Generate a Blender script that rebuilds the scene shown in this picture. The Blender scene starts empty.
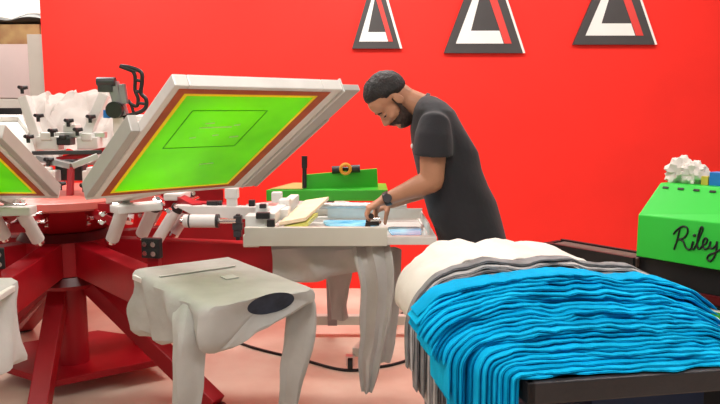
import bpy, bmesh, math, random
from math import sin, cos, pi, radians as R, sqrt, atan
from mathutils import Vector as V, Matrix, noise
random.seed(7)
C = bpy.context.scene.collection
H = 1.45; F = 700.0; PIT = atan(92/700)

# ---------- measuring: where a point of the photograph stands in the room
def ray(u, v):
    a = u-360; b = 202-v
    return V((a, F*cos(PIT)+b*sin(PIT), -F*sin(PIT)+b*cos(PIT)))
def Py(u, v, y):
    d = ray(u, v); return V((0, 0, H)) + d*(y/d.y)
def Pz(u, v, z):
    d = ray(u, v); return V((0, 0, H)) + d*((z-H)/d.z)
def Ppl(u, v, p0, n):
    d = ray(u, v); o = V((0, 0, H)); return o + d*((p0-o).dot(n)/d.dot(n))

# ---------- materials
def mat(name, col, rough=.6, metal=0, var=.06, scale=6, bump=0, bscale=40, trans=0, spec=.5, col2=None, sheen=0, detail=3):
    m = bpy.data.materials.new(name); m.use_nodes = True
    nt = m.node_tree; b = nt.nodes['Principled BSDF']
    tc = nt.nodes.new('ShaderNodeTexCoord')
    nz = nt.nodes.new('ShaderNodeTexNoise'); nz.inputs['Scale'].default_value = scale; nz.inputs['Detail'].default_value = detail
    nt.links.new(tc.outputs['Object'], nz.inputs['Vector'])
    rp = nt.nodes.new('ShaderNodeValToRGB')
    c1 = [max(0, c*(1-var)) for c in col]; c2 = [min(1, c*(1+var)) for c in (col2 or col)]
    if col2: c1 = list(col)
    rp.color_ramp.elements[0].position = .35; rp.color_ramp.elements[1].position = .65
    rp.color_ramp.elements[0].color = (*c1, 1); rp.color_ramp.elements[1].color = (*c2, 1)
    nt.links.new(nz.outputs['Fac'], rp.inputs['Fac']); nt.links.new(rp.outputs['Color'], b.inputs['Base Color'])
    b.inputs['Roughness'].default_value = rough; b.inputs['Metallic'].default_value = metal
    b.inputs['Specular IOR Level'].default_value = spec
    if sheen: b.inputs['Sheen Weight'].default_value = sheen
    if bump:
        n2 = nt.nodes.new('ShaderNodeTexNoise'); n2.inputs['Scale'].default_value = bscale; n2.inputs['Detail'].default_value = 4
        nt.links.new(tc.outputs['Object'], n2.inputs['Vector'])
        bp = nt.nodes.new('ShaderNodeBump'); bp.inputs['Strength'].default_value = bump; bp.inputs['Distance'].default_value = .01
        nt.links.new(n2.outputs['Fac'], bp.inputs['Height']); nt.links.new(bp.outputs['Normal'], b.inputs['Normal'])
    if trans:
        tr = nt.nodes.new('ShaderNodeBsdfTranslucent'); nt.links.new(rp.outputs['Color'], tr.inputs['Color'])
        mx = nt.nodes.new('ShaderNodeMixShader'); mx.inputs[0].default_value = trans
        out = nt.nodes['Material Output']
        nt.links.new(b.outputs[0], mx.inputs[1]); nt.links.new(tr.outputs[0], mx.inputs[2]); nt.links.new(mx.outputs[0], out.inputs['Surface'])
    return m
M = dict(
 red_wall=mat('red_wall_paint', (.90, .030, .020), .55, var=.03, scale=2, bump=.05, spec=.25),
 white_wall=mat('white_wall_paint', (.82, .80, .74), .7, var=.03, scale=2),
 ceil=mat('ceiling_paint', (.8, .79, .76), .8, var=.02, scale=1),
 floor=mat('concrete_floor', (.67, .44, .34), .45, var=.05, scale=1.7, col2=(.80, .66, .54), bump=.04, detail=7, spec=.35),  # pinkish concrete; the salmon tone also holds the red wall's bounce light
 press_red=mat('red_powder_coat', (.34, .003, .010), .42, var=.08, scale=5, bump=.03, spec=.35),
 disc_red=mat('sheen_red_steel', (.62, .15, .12), .35, var=.1, scale=8),  # red lightened: grazing reflection of the lamps put into the colour
 dark_red=mat('dark_red_ring', (.10, .004, .006), .35, var=.1),
 alu=mat('aluminium_frame', (.76, .75, .71), .42, .08, var=.05, scale=10),
 clamp=mat('clamp_shaded', (.44, .43, .40), .4, .1, var=.05),  # darker aluminium: shade of the side facing away from the lights, as colour
 steel=mat('steel', (.55, .55, .53), .3, .8, var=.06),
 white_metal=mat('white_painted_metal', (.70, .70, .67), .35, var=.04),
 cream_metal=mat('cream_painted_metal', (.66, .65, .57), .4, var=.03),
 chrome=mat('chrome', (.8, .78, .76), .15, 1, var=.03),
 black=mat('black_plastic', (.012, .012, .013), .4, var=.2),
 darkgrey=mat('dark_grey_metal', (.05, .05, .055), .4, .3, var=.1),
 grey=mat('grey_metal', (.28, .27, .28), .4, .4, var=.1),
 emul=mat('green_emulsion', (.24, .80, .0), .25, var=.10, scale=3, trans=.5, col2=(.33, .93, .0)),
 stencil=mat('stencil_line', (.05, .42, .0), .4, trans=.45),
 ink_mark=mat('pale_marks', (.90, 1.0, .60), .5, trans=.5),
 mesh_y=mat('yellow_mesh', (.95, .80, .01), .4, var=.05, trans=.5),
 tape=mat('orange_tape', (.50, .085, .012), .5, var=.15, scale=12, trans=.1),
 mesh_w=mat('white_mesh', (.80, .80, .76), .5, trans=.3),
 glass=mat('clear_film', (.75, .80, .76), .2, trans=.3),
 blue_ink=mat('blue_ink', (.05, .42, .78), .15, var=.15, scale=9, col2=(.30, .68, .85)),
 wood=mat('pale_wood', (.86, .68, .46), .5, var=.08, scale=20),
 blade=mat('yellow_green_blade', (.62, .62, .14), .35),
 green=mat('green_panel', (.045, .46, .03), .35, var=.04),
 green_tan=mat('tan_panel', (.45, .36, .12), .45),
 hood=mat('green_hood', (.03, .62, .05), .4, var=.02),
 tee=mat('grey_white_cotton', (.52, .51, .49), .9, var=.05, scale=9, bump=.25, bscale=28, sheen=.1),
 tee_top=mat('ash_cotton', (.42, .41, .38), .9, var=.06, scale=8, bump=.3, bscale=22),
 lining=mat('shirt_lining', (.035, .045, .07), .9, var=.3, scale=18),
 rim_blue=mat('blue_neck_tape', (.02, .16, .38), .8),
 turq=mat('turquoise_cotton', (.004, .46, .80), .85, var=.14, scale=6, bump=.35, bscale=35, spec=.08),
 turq2=mat('turquoise_cotton_b', (.0, .36, .68), .85, var=.14, scale=7, bump=.35, bscale=35, spec=.08),
 ggrey=mat('grey_cotton', (.24, .235, .24), .9, var=.25, scale=16, bump=.3, bscale=35, spec=.1),
 glight=mat('light_grey_cotton', (.50, .48, .47), .9, var=.12, scale=12, bump=.3, bscale=35, spec=.1),
 gwhite=mat('cream_cotton', (.74, .70, .64), .9, var=.04, scale=8, bump=.2, bscale=30),
 cart=mat('black_cart_plastic', (.022, .020, .022), .45, var=.2, bump=.1, bscale=80),
 skin=mat('skin', (.46, .22, .125), .5, var=.06, scale=14, bump=.05, bscale=60),
 lips=mat('lips', (.40, .14, .10), .5), eye=mat('eye_white', (.28, .22, .19), .4), iris=mat('dark_iris', (.02, .012, .008), .15),
 hair=mat('black_hair', (.010, .008, .008), .6, var=.4, scale=40, bump=.6, bscale=110),
 beard=mat('dark_beard', (.035, .018, .013), .75, var=.3, scale=60, bump=.5, bscale=140),
 tshirt=mat('charcoal_cotton', (.017, .017, .021), .85, var=.1, scale=8, bump=.25, bscale=24, sheen=.1),
 trousers=mat('black_trousers', (.008, .008, .010), .85, bump=.2, bscale=25),
 sign=mat('charcoal_sign', (.055, .052, .052), .5, var=.05), sign_white=mat('sign_white', (.84, .86, .82), .5, var=.02),
 sign_red=mat('sign_red', (.72, .055, .045), .5, var=.04),
 card=mat('pale_card', (.70, .60, .58), .7, var=.02), brown=mat('brown_card', (.32, .14, .07), .7, var=.3, scale=5, col2=(.42, .30, .13)),
 jamb=mat('grey_jamb', (.42, .38, .33), .6, var=.04),
 belt=mat('brown_belt', (.13, .085, .07), .6, var=.1), navy=mat('navy', (.004, .02, .07), .6),
 sheet=mat('white_sheet', (.62, .58, .54), .7, var=.05, scale=5, bump=.3, bscale=18),
 blue_box=mat('blue_box', (.01, .19, .60), .45), yellow=mat('yellow_box', (.62, .48, .06), .5), orange=mat('orange_plastic', (.75, .32, .02), .4),
 lamp=None)
lm = bpy.data.materials.new('lamp_diffuser'); lm.use_nodes = True
lb = lm.node_tree.nodes['Principled BSDF']; lb.inputs['Emission Color'].default_value = (1, .97, .92, 1); lb.inputs['Emission Strength'].default_value = 6
M['lamp'] = lm

# ---------- object plumbing
WL = {}
def wl(o): return WL.get(o.name, V((0, 0, 0))) if o else V((0, 0, 0))
def tag(o, label=None, cat=None, group=None, kind=None):
    if label: o['label'] = label
    if cat: o['category'] = cat
    if group: o['group'] = group
    if kind: o['kind'] = kind
    return o
def thing(name, loc, label, cat, group=None):
    o = bpy.data.objects.new(name, None); C.objects.link(o); o.location = V(loc); o.empty_display_size = .1
    WL[o.name] = V(loc); return tag(o, label, cat, group)
def link(name, me, m, parent=None, smooth=True, label=None):
    if not me.vertices: return None
    mn = V([min(v.co[i] for v in me.vertices) for i in range(3)]); mx = V([max(v.co[i] for v in me.vertices) for i in range(3)])
    c = (mn+mx)/2
    if not parent: c.z = mn.z
    me.transform(Matrix.Translation(-c))
    o = bpy.data.objects.new(name, me); C.objects.link(o); WL[o.name] = c.copy()
    if parent: o.parent = parent; o.location = c-wl(parent)
    else: o.location = c
    if m: me.materials.append(M[m] if isinstance(m, str) else m)
    if smooth:
        me.polygons.foreach_set('use_smooth', [True]*len(me.polygons))
        try:
            me.set_sharp_from_angle(angle=R(38))
        except Exception: pass
    if label: o['label'] = label
    return o
def obj(name, bm, m, parent=None, smooth=True, label=None, bev=0, sub=0):
    bmesh.ops.recalc_face_normals(bm, faces=bm.faces)
    if bev:
        es = [e for e in bm.edges if len(e.link_faces) == 2 and e.calc_face_angle(0) > .6]
        try: bmesh.ops.bevel(bm, geom=es, offset=bev, segments=2, affect='EDGES', profile=.6)
        except Exception: pass
    me = bpy.data.meshes.new(name); bm.to_mesh(me); bm.free()
    return link(name, me, m, parent, smooth, label)
def BM(): return bmesh.new()
def box(bm, c, s, rot=None):
    c = V(c); rot = rot or Matrix.Identity(3)
    vs = [bm.verts.new(c+rot@V((x*s[0]/2, y*s[1]/2, z*s[2]/2))) for x in (-1, 1) for y in (-1, 1) for z in (-1, 1)]
    for f in ((0,1,3,2),(4,6,7,5),(0,4,5,1),(2,3,7,6),(0,2,6,4),(1,5,7,3)): bm.faces.new([vs[i] for i in f])
    return bm
def hexa(bm, p):      # eight corners: bottom ring 0-3, top ring 4-7
    vs = [bm.verts.new(V(q)) for q in p]
    for f in ((3,2,1,0),(4,5,6,7),(0,1,5,4),(1,2,6,5),(2,3,7,6),(3,0,4,7)): bm.faces.new([vs[i] for i in f])
    return bm
def prism(bm, pts, off):   # polygon extruded by a vector
    a = [bm.verts.new(V(q)) for q in pts]; b = [bm.verts.new(V(q)+V(off)) for q in pts]; n = len(a)
    bm.faces.new(a[::-1]); bm.faces.new(b)
    for i in range(n): bm.faces.new([a[i], a[(i+1) % n], b[(i+1) % n], b[i]])
    return bm
def rotframe(d, up=V((0, 0, 1))):
    x = V(d).normalized(); y = up.cross(x)
    if y.length < 1e-4: y = V((0, 1, 0)).cross(x)
    y.normalize(); z = x.cross(y); return Matrix((x, y, z)).transposed()
def beam(bm, a, b, w, h, up=V((0, 0, 1))):
    a = V(a); b = V(b); return box(bm, (a+b)/2, ((b-a).length, w, h), rotframe(b-a, up))
def loft(bm, rings, cap=True, closed=True):
    vr = [[bm.verts.new(V(p)) for p in r] for r in rings]; n = len(vr[0])
    for i in range(len(vr)-1):
        for j in range(n if closed else n-1):
            bm.faces.new([vr[i][j], vr[i][(j+1) % n], vr[i+1][(j+1) % n], vr[i+1][j]])
    if cap and closed:
        for r, s in ((vr[0], 1), (vr[-1], -1)):
            c = bm.verts.new(sum((v.co for v in r), V((0, 0, 0)))/n)
            for j in range(n): bm.faces.new([c, r[(j+1) % n], r[j]][::s])
    return bm
def tube(bm, path, rad, seg=12, flat=1.0, side=None, round_ends=False):
    path = [V(p) for p in path]
    if not hasattr(rad, '__len__'): rad = [rad]*len(path)
    rad = list(rad)
    if round_ends:
        d0 = (path[0]-path[1]).normalized(); d1 = (path[-1]-path[-2]).normalized()
        r0, r1 = rad[0], rad[-1]
        path = [path[0]+d0*r0*.95, path[0]+d0*r0*.6]+path+[path[-1]+d1*r1*.6, path[-1]+d1*r1*.95]
        rad = [r0*.3, r0*.78]+rad+[r1*.78, r1*.3]
    rings = []; x = None
    for i, p in enumerate(path):
        t = (path[min(i+1, len(path)-1)]-path[max(i-1, 0)]).normalized()
        if x is None:
            x = V(side) if side else t.cross(V((0, 0, 1)))
            if x.length < .05: x = t.cross(V((0, 1, 0)))
        x = (x-t*x.dot(t)).normalized(); y = t.cross(x)
        rings.append([p+x*cos(2*pi*k/seg)*rad[i]+y*sin(2*pi*k/seg)*rad[i]*flat for k in range(seg)])
    return loft(bm, rings)
def cyl(bm, a, b, r, seg=16, r2=None): return tube(bm, [a, b], [r, r if r2 is None else r2], seg)
def ell(bm, c, r, rot=None, seg=20, rings=12, f=None):
    rot = rot or Matrix.Identity(3); c = V(c); rr = []
    for i in range(1, rings):
        a = pi*i/rings
        row = []
        for k in range(seg):
            b = 2*pi*k/seg; q = V((sin(a)*cos(b), sin(a)*sin(b), cos(a)))
            s = f(q) if f else 1
            row.append(c+rot@V((q.x*r[0]*s, q.y*r[1]*s, q.z*r[2]*s)))
        rr.append(row)
    return loft(bm, rr)
def smooth_path(pts, n=6):
    pts = [V(p) for p in pts]; P = [pts[0]]+pts+[pts[-1]]; out = []
    for i in range(1, len(P)-2):
        for k in range(n):
            t = k/n; a, b, c, d = P[i-1], P[i], P[i+1], P[i+2]
            out.append(.5*((2*b)+(c-a)*t+(2*a-5*b+4*c-d)*t*t+(3*b-a-3*c+d)*t**3))
    out.append(pts[-1]); return out
def remesh(bms, vox, smooth=4):
    me = bpy.data.meshes.new('tmp'); bmesh.ops.recalc_face_normals(bms, faces=bms.faces); bms.to_mesh(me); bms.free()
    o = bpy.data.objects.new('tmp', me); C.objects.link(o)
    md = o.modifiers.new('r', 'REMESH'); md.mode = 'VOXEL'; md.voxel_size = vox
    if smooth:
        s = o.modifiers.new('s', 'SMOOTH'); s.iterations = smooth; s.factor = .5
    dg = bpy.context.evaluated_depsgraph_get(); dg.update()
    m2 = bpy.data.meshes.new_from_object(o.evaluated_get(dg)); bpy.data.objects.remove(o)
    m2.materials.clear(); return m2
def nz3(p, s, seed=0): return noise.noise_vector(V(p)*s+V((seed*3.7, seed*1.3, seed)))
def nz1(p, s, seed=0): return noise.noise(V(p)*s+V((seed*3.7, seed*1.3, seed)))

# ================= SETTING
WY = 5.6
def struct(name, bm, m, bev=0): o = obj(name, bm, m, smooth=False, bev=bev); o['kind'] = 'structure'; return o
struct('floor', box(BM(), (0, 2.4, -.05), (11, 11.2, .1)), 'floor')
RX0 = Py(43, 60, WY).x
struct('wall_back', box(BM(), ((RX0+5.5)/2, WY+.075, 1.7), (5.5-RX0, .15, 3.4)), 'red_wall')
struct('wall_left', box(BM(), (-4.2, WY+1.4, 1.7), (3.6+2.2, .1, 3.4)), 'white_wall')
jx0 = Py(33, 60, WY+.1).x
struct('trim_1', box(BM(), ((jx0+RX0)/2, WY+.12, 1.02), (RX0-jx0, .2, 2.04)), 'jamb')
struct('ceiling', box(BM(), (0, 2.4, 3.45), (11, 11.2, .1)), 'ceil')
for i, (x, y) in enumerate(((-2.2, .9), (0, .9), (2.2, .9), (-2.2, 4.2), (0, 4.2), (2.2, 4.2))):
    wh = ('left', 'middle', 'right')[i % 3]; rw = ('front', 'rear')[i // 3]
    t = thing('ceiling_light', (x, y, 3.33), 'flat white ceiling light panel, %s one of the %s row' % (wh, rw), 'light', 'ceiling light panels')
    obj('light_housing', box(BM(), (x, y, 3.375), (1.3, .7, .05)), 'white_metal', t, bev=.005)
    obj('diffuser', box(BM(), (x, y, 3.345), (1.2, .6, .01)), 'lamp', t)
    L = bpy.data.lights.new('ceiling_lamp', 'AREA'); L.shape = 'RECTANGLE'; L.size = 1.2; L.size_y = .6; L.energy = (44, 44, 30, 74, 62, 30)[i]; L.color = (1, .97, .93)
    lo = bpy.data.objects.new('ceiling_lamp', L); C.objects.link(lo); lo.parent = t; lo.location = (0, 0, -.01)

t = thing('ceiling_light', (-3.2, 6.3, 3.33), 'added flat white light panel over the storage rack, brightening the white wall', 'light')  # added out of view, to brighten the white wall behind the rack
obj('light_housing', box(BM(), (-3.2, 6.3, 3.375), (1.3, .7, .05)), 'white_metal', t, bev=.005)
obj('diffuser', box(BM(), (-3.2, 6.3, 3.345), (1.2, .6, .01)), 'lamp', t)
L = bpy.data.lights.new('ceiling_lamp', 'AREA'); L.shape = 'RECTANGLE'; L.size = 1.2; L.size_y = .6; L.energy = 45; L.color = (1, .97, .90)
lo = bpy.data.objects.new('ceiling_lamp', L); C.objects.link(lo); lo.parent = t; lo.location = (0, 0, -.01)
# triangular wall signs
def sign(xc, yb, wpx, hpx, label):
    y = WY-.03; s = F/WY
    A = Py(xc-wpx/2, yb, y); B = Py(xc+wpx/2, yb, y); B.z = A.z
    hgt = hpx/s; W = B.x-A.x; cx = (A.x+B.x)/2
    t = thing('triangle_sign', (cx, WY, A.z), label, 'sign', 'triangular signs on the red wall')
    def P(u, v, d=0): return V((cx+(u-.5)*W, y-d, A.z+v*hgt))   # u,v in the triangle's box
    obj('panel', prism(BM(), [P(0, 0), P(1, 0), P(.5, 1)], (0, .03, 0)), 'sign', t, smooth=False)
    e = .018
    obj('edge_strip', prism(BM(), [P(1, 0), P(1, 0)+V((e, 0, 0)), P(.5, 1)+V((e, 0, 0)), P(.5, 1)], (0, .028, 0)), 'sign_white', t, smooth=False)
    # white stroke: left side and bottom ; red stroke: right side
    def edge(v, ins): return .5*v+ins, 1-.5*v-ins
    v0, v1 = .085, .20; ti, wi = .105, .13
    obj('white_stroke', prism(BM(), [P(edge(v0, ti)[0], v0, .004), P(edge(v0, ti+wi*.78)[1], v0, .004), P(edge(v1, ti+wi*.78)[1], v1, .004), P(edge(v1, ti+wi)[0], v1, .004),
        P(edge(.77, ti)[0]+.02, .72, .004), P(edge(.77, ti)[0], .77, .004)], (0, .006, 0)), 'sign_white', t, smooth=False)
    obj('red_stroke', prism(BM(), [P(edge(v0, ti+wi*.7)[1], v0, .004), P(edge(v0, ti)[1], v0, .004), P(edge(.77, ti)[1], .77, .004), P(edge(.77, ti+.10)[1], .77, .004)], (0, .006, 0)), 'sign_red', t, smooth=False)
sign(376, 48.5, 48, 78, 'small charcoal triangle sign with white and red strokes, above the man\'s head')
sign(483.5, 53, 79, 106, 'charcoal triangle sign with white and red strokes, middle one on the red wall')
sign(614, 44.5, 82, 100, 'charcoal triangle sign with white and red strokes, furthest right above the green hood')

# ---------- left background shelf
def bx(u0, v0, u1, v1, y, d):  # box whose front face spans those picture corners at depth y
    a = Py(u0, v1, y); b = Py(u1, v0, y)
    return box(BM(), ((a.x+b.x)/2, y+d/2, (a.z+b.z)/2), (b.x-a.x, d, b.z-a.z))
y = 6.1
t = thing('storage_rack', (Py(0, 60, y).x-.2, y+.2, 0), 'pale storage rack standing against the white wall left of the red wall', 'rack')
x0 = Py(-45, 60, y).x; x1 = Py(31, 60, y).x; zt = Py(0, 44, y).z; zb = Py(0, 98, y).z
obj('cabinet_box', box(BM(), ((x0+x1)/2, y+.25, (zt+zb)/2), (x1-x0, .5, zt-zb)), 'card', t, bev=.01)
for sx in (x0+.03, x1-.03):
    for sy in (y+.04, y+.46): obj('post', box(BM(), (sx, sy, zb/2), (.04, .04, zb)), 'jamb', t)
obj('shelf', box(BM(), ((x0+x1)/2, y+.25, zb-.3), (x1-x0-.1, .46, .03)), 'jamb', t)
zc = zb-.285
o = obj('tool_case', box(BM(), (x1-.30, y+.2, zc+.1), (.34, .3, .2)), 'black', bev=.02); tag(o, 'black case on the shelf under the pale cabinet', 'case')
bxx = obj('cardboard_box', box(BM(), ((x0+x1)/2+.07, y+.22, zt+.085), (x1-x0, .36, .17)), 'brown', bev=.006); tag(bxx, 'brown cardboard box on top of the pale cabinet', 'box')
rings = []
for i in range(17):
    a = i/16; X = x0+(x1+.16-x0)*a; th = .04+.02*sin(a*9)+.02*nz1((X, 0, 0), 6); zz = zt+.172
    if a > .9: th *= .8
    rings.append([V((X, y+.2+.20*cos(q)+.01*sin(7*a), zz+max(0, th*(1+sin(q))))) for q in [2*pi*k/14 for k in range(14)]])
o = obj('black_cloth', loft(BM(), rings), 'black'); tag(o, 'crumpled black cloth lying over the brown cardboard box', 'cloth')

# ================= PRESS
HX, HY = -1.53, 3.6
hub = V((HX, HY, 0))
press = thing('screen_printing_press', hub, 'red carousel screen printing press with radiating arms on a splayed base', 'press')
def P3(r, yaw, z, side=0): return V((HX+r*cos(yaw)-side*sin(yaw), HY+r*sin(yaw)+side*cos(yaw), z))
# base plate (hexagonal) and legs
bp = [Pz(*q, .12) for q in [(-6, 363), (24, 342), (98, 330), (134, 335), (172, 357), (52, 381)]]
obj('base_plate', prism(BM(), [p-V((0, 0, .035)) for p in bp], (0, 0, .035)), 'press_red', press, smooth=False, bev=.004)
cyl_o = cyl(BM(), (HX+.0, HY, .12), (HX, HY, .60), .08, 24); obj('center_post', cyl_o, 'press_red', press)
zt = .54
for q, f in [((60, 284), Pz(38, 425, .0)), ((92, 284), Pz(216, 412, .0)), ((52, 280), Pz(-45, 380, 0)), ((90, 281), Pz(160, 345, .0)), ((62, 279), Pz(25, 330, 0))]:
    top = Py(q[0], q[1], HY-.02); b = BM(); f = V((f.x, f.y, .035)); d = (f-top)
    beam(b, top, f, .09, .085, V((0, 0, 1))); l = obj('leg', b, 'press_red', press, smooth=False, bev=.006)
    b = BM(); cyl(b, (f.x, f.y, 0), (f.x, f.y, .035), .05); obj('foot', b, 'black', l)
# rotor: lower hub and eight arms carrying the platens
obj('lower_hub', tube(BM(), [(HX, HY, .54), (HX, HY, .60), (HX, HY, .63), (HX, HY, .80)], [.15, .16, .24, .24], 32), 'press_red', press)
obj('under_bearing', tube(BM(), [(HX, HY, .585), (HX, HY, .625)], [.26, .24], 32), 'dark_red', press)
YAWS = [R(a) for a in (-5, -48, -84, -130, 180, 133, 88, 42)]
for k, a in enumerate(YAWS):
    b = BM(); p = [P3(.14, a, .63, -.045), P3(1.22, a, .62, -.045), P3(1.22, a, .62, .045), P3(.14, a, .63, .045),
                   P3(.14, a, .80, -.045), P3(1.22, a, .775, -.045), P3(1.22, a, .775, .045), P3(.14, a, .80, .045)]
    hexa(b, p); ar = obj('platen_arm', b, 'press_red', press, smooth=False, bev=.006)
    # platen on top, bracket under it
    b = BM(); beam(b, P3(1.10, a, .79), P3(1.62, a, .79), .12, .05); obj('platen_bracket', b, 'darkgrey', ar, smooth=False, bev=.004)
    b = BM(); beam(b, P3(1.22, a, .828), P3(1.80, a, .828), .38, .02); obj('platen', b, 'alu', ar, smooth=False, bev=.004)
    # black bolt plate on the arm side
# web plates between the front arms (the red chevron)
obj('bearing_ring', tube(BM(), [(HX, HY, .795), (HX, HY, .84)], [.24, .21], 36), 'dark_red', press)
obj('upper_hub', tube(BM(), [(HX, HY, .835), (HX, HY, .99)], [.19, .42], 8), 'press_red', press, smooth=False)
obj('upper_disc', tube(BM(), [(HX, HY, .985), (HX, HY, .995), (HX, HY, 1.025), (HX, HY, 1.03)], [.47, .48, .48, .47], 48), 'disc_red', press)
# bolt plate with four bolts, facing the camera side, right and left of the hub
for (u, v) in ((152, 248), (-7, 259)):
    n = V((-.25, -1, 0)).normalized() if u > 0 else V((.5, -1, 0)).normalized()
    c = Py(u, v, 2.93 if u > 0 else 2.75); m3 = rotframe(n.cross(V((0, 0, 1))))
    b = BM(); box(b, c, (.085, .03, .085), m3); bpl = obj('bolt_plate', b, 'black', press, smooth=False, bev=.004)
    for sx in (-.02, .02):
        for sz in (-.02, .02):
            q = c+m3@V((sx, 0, sz)); b = BM(); cyl(b, q+n*.012, q+n*.028, .011, 12); obj('bolt', b, 'chrome', bpl)
    b = BM(); a = YAWS[1] if u > 0 else YAWS[2]
    q = c-n*.014; tip = V((q.x, q.y, .745)); beam(b, V((q.x, q.y, .72)), q+V((0, 0, .04))-n*.005, .05, .03, n); obj('bolt_post', b, 'press_red', press, smooth=False)

# print heads: one on every arm
def head(yaw, kind):
    ar_b = BM()
    p = [P3(.2, yaw, .965, -.035), P3(.92, yaw, .91, -.035), P3(.92, yaw, .91, .035), P3(.2, yaw, .965, .035),
         P3(.2, yaw, 1.02, -.035), P3(.92, yaw, .975, -.035), P3(.92, yaw, .975, .035), P3(.2, yaw, 1.02, .035)]
    if kind == 'far':
        for i in (1, 2): p[i].z -= .06
        for i in (0, 3): p[i].z -= .03
    if kind == 'front':
        for i in (1, 2, 5, 6): p[i] = P3(.66, yaw, p[i].z+.02*(i < 3), .03 if i in (2, 6) else -.03)
    hexa(ar_b, p)
    a = obj('head_arm', ar_b, 'press_red', press, smooth=False, bev=.005)
    # yoke casting with bolts
    for s in (() if kind == 'front' else (-1, 1)):
        b = BM(); cyl(b, P3(.64, yaw, .965, s*.13), P3(.53, yaw, .80, s*.13), .028, 18); sp = obj('spring_cylinder', b, 'white_metal', a)
        for r0, r1, z0, z1, c in ((.635, .65, .957, .98, 'black'), (.52, .532, .785, .803, 'chrome')):
            b = BM(); cyl(b, P3(r0, yaw, z0, s*.13), P3(r1, yaw, z1, s*.13), .030, 18); obj('end_cap', b, c, sp)
        b = BM(); cyl(b, P3(.65, yaw, .985, s*.04), P3(.65, yaw, .985, s*.165), .012, 10); obj('pivot_pin', b, 'chrome', a)
    for r, z in ((.42, .93), (.42, .90), (.46, .93)):
        for s in (-1, 1):
            b = BM(); q = P3(r, yaw, z+.02, s*.036); e = P3(r, yaw, z+.02, s*.052); cyl(b, q, e, .012, 10); obj('bolt', b, 'chrome', a)
    yr, yz = (.86 if yaw > -1 else .74, 1.02) if kind == 'front' else (.60, 1.0)
    if kind == 'front':
        b = BM(); beam(b, P3(.5, yaw, 1.0), P3(yr, yaw, yz+.01), .05, .04); obj('arm_link', b, 'press_red', a, smooth=False)
    b = BM(); beam(b, P3(yr, yaw, yz), P3(yr, yaw, yz+.035), .20 if kind == 'front' else .16, .09, V((cos(yaw), sin(yaw), 0))); obj('yoke', b, 'white_metal', a, smooth=False, bev=.008)
    return a
heads = [head(a, 'far' if i > 2 else ('front' if i else 'near')) for i, a in enumerate(YAWS)]
for hi, p0, p1, y0, y1 in ((1, (124, 206), (112.5, 239), 2.98, 3.06), (1, (155, 205), (142, 234), 3.10, 3.18), (2, (19, 207), (38, 240), 2.92, 3.02), (2, (-12, 207), (4, 236), 2.85, 2.95)):
    q0, q1 = Py(*p0, y0), Py(*p1, y1); dq = (q1-q0).normalized()
    b = BM(); cyl(b, q0, q1, .029, 20); sp = obj('spring_cylinder', b, 'white_metal', heads[hi])
    b = BM(); cyl(b, q0+dq*.005, q0+dq*.018, .032, 20); obj('band', b, 'black', sp)
    b = BM(); cyl(b, q1, q1+dq*.02, .020, 14); obj('end_button', b, 'chrome', sp)
    b = BM(); cyl(b, q0-dq*.03, q0, .018, 14); obj('end_button', b, 'chrome', sp)
    b = BM(); c = q0-dq*.012; cyl(b, c+V((-.045, -.02, .0)), c+V((.045, -.02, .0)), .009, 10); obj('pivot_pin', b, 'chrome', heads[hi])
for u, v in ((37, 213), (39, 222), (105, 213.5), (104, 221.5), (163, 203), (170, 210), (160, 198)):
    c = Py(u, v, 3.02); b = BM(); cyl(b, c, c+V((0, -.03, 0)), .010, 10); cyl(b, c+V((-.025 if u > 70 else .0, 0, 0)), c+V((.025 if u < 70 else 0, 0, 0)), .006, 8); obj('bolt', b, 'chrome', press)

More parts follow.
